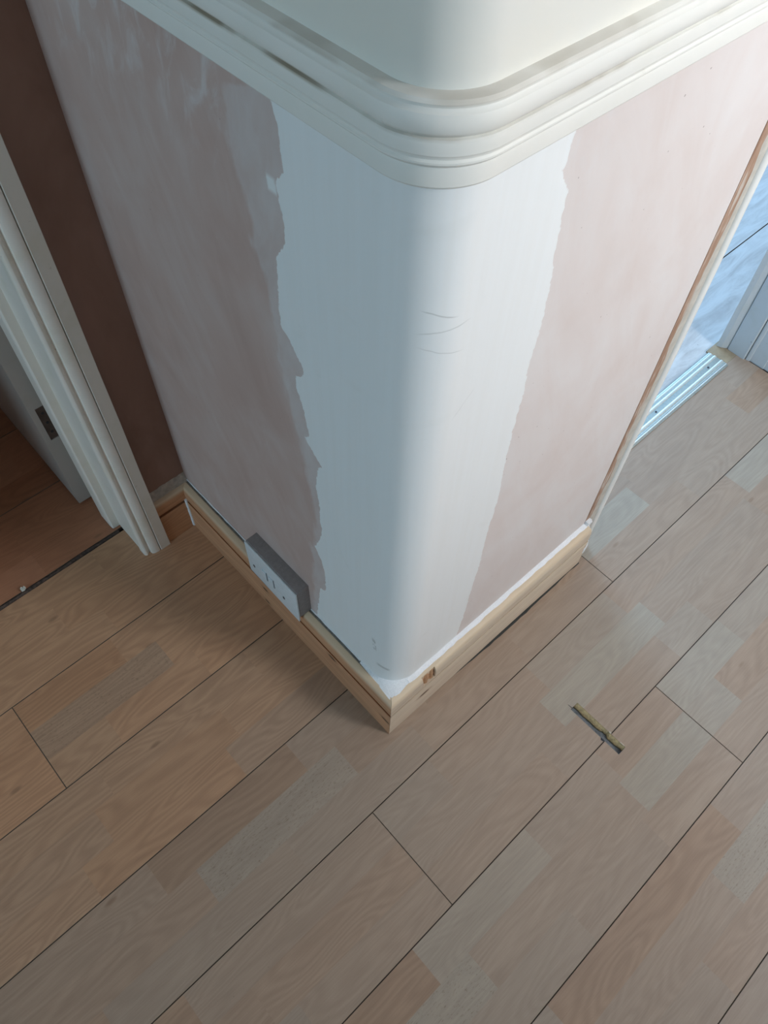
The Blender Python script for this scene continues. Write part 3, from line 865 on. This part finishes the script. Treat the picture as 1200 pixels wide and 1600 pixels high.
# ------------------------------------------------------------------ left door frame and door
fr = bpy.data.objects.new('door_frame', None); COL.objects.link(fr); fr.location = (-.11, .65, 0)
fr.name = 'trim_3'
tag(fr, 'aged white door architrave and jamb beside the dark brown wall', 'door frame', kind='structure')
FO = (-.11, .65, 0)
HZ = 2.06
def ext_z(pl, z1=HZ, z0=0.0): return prism(pl, z0, z1)
yf = .5935
rings = []
for i in range(17):
    z = HZ*i/16; j = rc.uniform(-.0009, .0012)
    rings.append([(-.0690+j, yf+.003, z), (-.0700+j, yf+.0008, z), (-.0905, yf+.0008, z), (-.0912, yf+.003, z), (-.0912, YW+.002, z), (-.0690+j, YW+.002, z)])
v, f = loft(rings); o = make('packing_strip', v, f, M_pack, fr, origin=FO); smooth_angle(o, 50)
arch = [(-.0922, YW+.002), (-.0922, .5975), (-.0932, .5958), (-.0965, .5950), (-.1060, .5965), (-.1095, .5990), (-.1105, .6035), (-.1120, .6060), (-.1140, .6060), (-.1158, .6035), (-.1185, .6020), (-.1215, .6028), (-.1238, .6060), (-.1242, .6120), (-.1242, YW+.002)]
v, f = ext_z(arch); o = make('architrave', v, f, M_gloss, fr, origin=FO); smooth_angle(o, 40)
v, f = ext_z([(-.1010, YW+.0022), (-.1225, YW+.0022), (-.1225, .792), (-.1010, .792)]); make('lining', v, f, M_gloss, fr, origin=FO)
v, f = ext_z([(-.1226, .7035), (-.1362, .7035), (-.1386, .7060), (-.1392, .7140), (-.1392, .7480), (-.1226, .7480)]); o = make('door_stop', v, f, M_gloss, fr, origin=FO); smooth_angle(o, 40)
# a thin strip of tape-like filler at the inner edge
v, f = boxes([(-.90, -.885, YW, .792, 0, HZ), (-.885, -.1225, .70, .792, 2.02, HZ)]); make('lining', v, f, M_gloss, fr, origin=FO)

door = bpy.data.objects.new('door_1', None); COL.objects.link(door); door.location = (-.14, .80, .008)
tag(door, 'pale painted door standing open into the dim left room', 'door', kind='structure')
DO = tuple(door.location)
# leaf with a hinge rebate cut into its edge
x0, x1, yA, yB, z0, z1 = -.1585, -.1235, .800, 1.56, .008, 2.0
hz0, hz1 = .213, .302
v, f = boxes([(x0, x1, yA+.003, yB, z0, z1), (x0, x1, yA, yA+.003, z0, hz0), (x0, x1, yA, yA+.003, hz1, z1), (x0, x0+.0115, yA, yA+.003, hz0, hz1)])
make('leaf', v, f, M_door, door, origin=DO)
v, f = box(x0+.0117, x1-.001, yA+.0012, yA+.003, hz0+.001, hz1-.001); hg = make('hinge', v, f, plain('rusty_hinge', (.12, .085, .07), .6, .4, var=.3), door, origin=DO)
for zz in (.232, .258, .284):
    v, f = prism([(x0+.021+.0028*math.cos(q*.785), zz+.0028*math.sin(q*.785)) for q in range(8)], 0, 1)
    v = [(p[0], yA+.0012-.0008*p[2], p[1]) for p in v]
    make('screw', v, f, M_blackp, hg, origin=DO)

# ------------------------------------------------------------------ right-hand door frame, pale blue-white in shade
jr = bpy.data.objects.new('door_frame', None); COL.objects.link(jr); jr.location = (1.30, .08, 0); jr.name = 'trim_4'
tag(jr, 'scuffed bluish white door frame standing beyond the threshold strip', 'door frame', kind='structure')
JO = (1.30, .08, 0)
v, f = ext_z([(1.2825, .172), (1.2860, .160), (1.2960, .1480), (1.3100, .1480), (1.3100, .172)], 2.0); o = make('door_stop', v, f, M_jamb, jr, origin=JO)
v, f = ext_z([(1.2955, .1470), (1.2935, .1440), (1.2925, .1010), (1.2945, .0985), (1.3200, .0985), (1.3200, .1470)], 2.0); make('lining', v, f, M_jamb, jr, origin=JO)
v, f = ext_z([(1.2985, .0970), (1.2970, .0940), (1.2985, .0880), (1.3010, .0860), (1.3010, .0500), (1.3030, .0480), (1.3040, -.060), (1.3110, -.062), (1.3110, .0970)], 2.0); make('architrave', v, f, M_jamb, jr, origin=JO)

# ------------------------------------------------------------------ small things on the floor
chip = [(-.3500,.6940),(-.3440,.6935),(-.3400,.6975),(-.3415,.7015),(-.3450,.7000),(-.3465,.7025),(-.3500,.7010)]
V = [(a, b, .0015) for a, b in chip] + [(a, b, .0045 + .002*(i % 2)) for i, (a, b) in enumerate(chip)]
n = len(chip)
F = [tuple(range(n-1,-1,-1)), tuple(range(n, 2*n))] + [(i, (i+1)%n, n+(i+1)%n, n+i) for i in range(n)]
o = make('plaster_chip', V, F, plain('plaster_crumb', (.72, .70, .62), .8), origin=(-.345, .697, .0015))
tag(o, 'small white plaster crumb lying on the gap of the left threshold', 'debris')
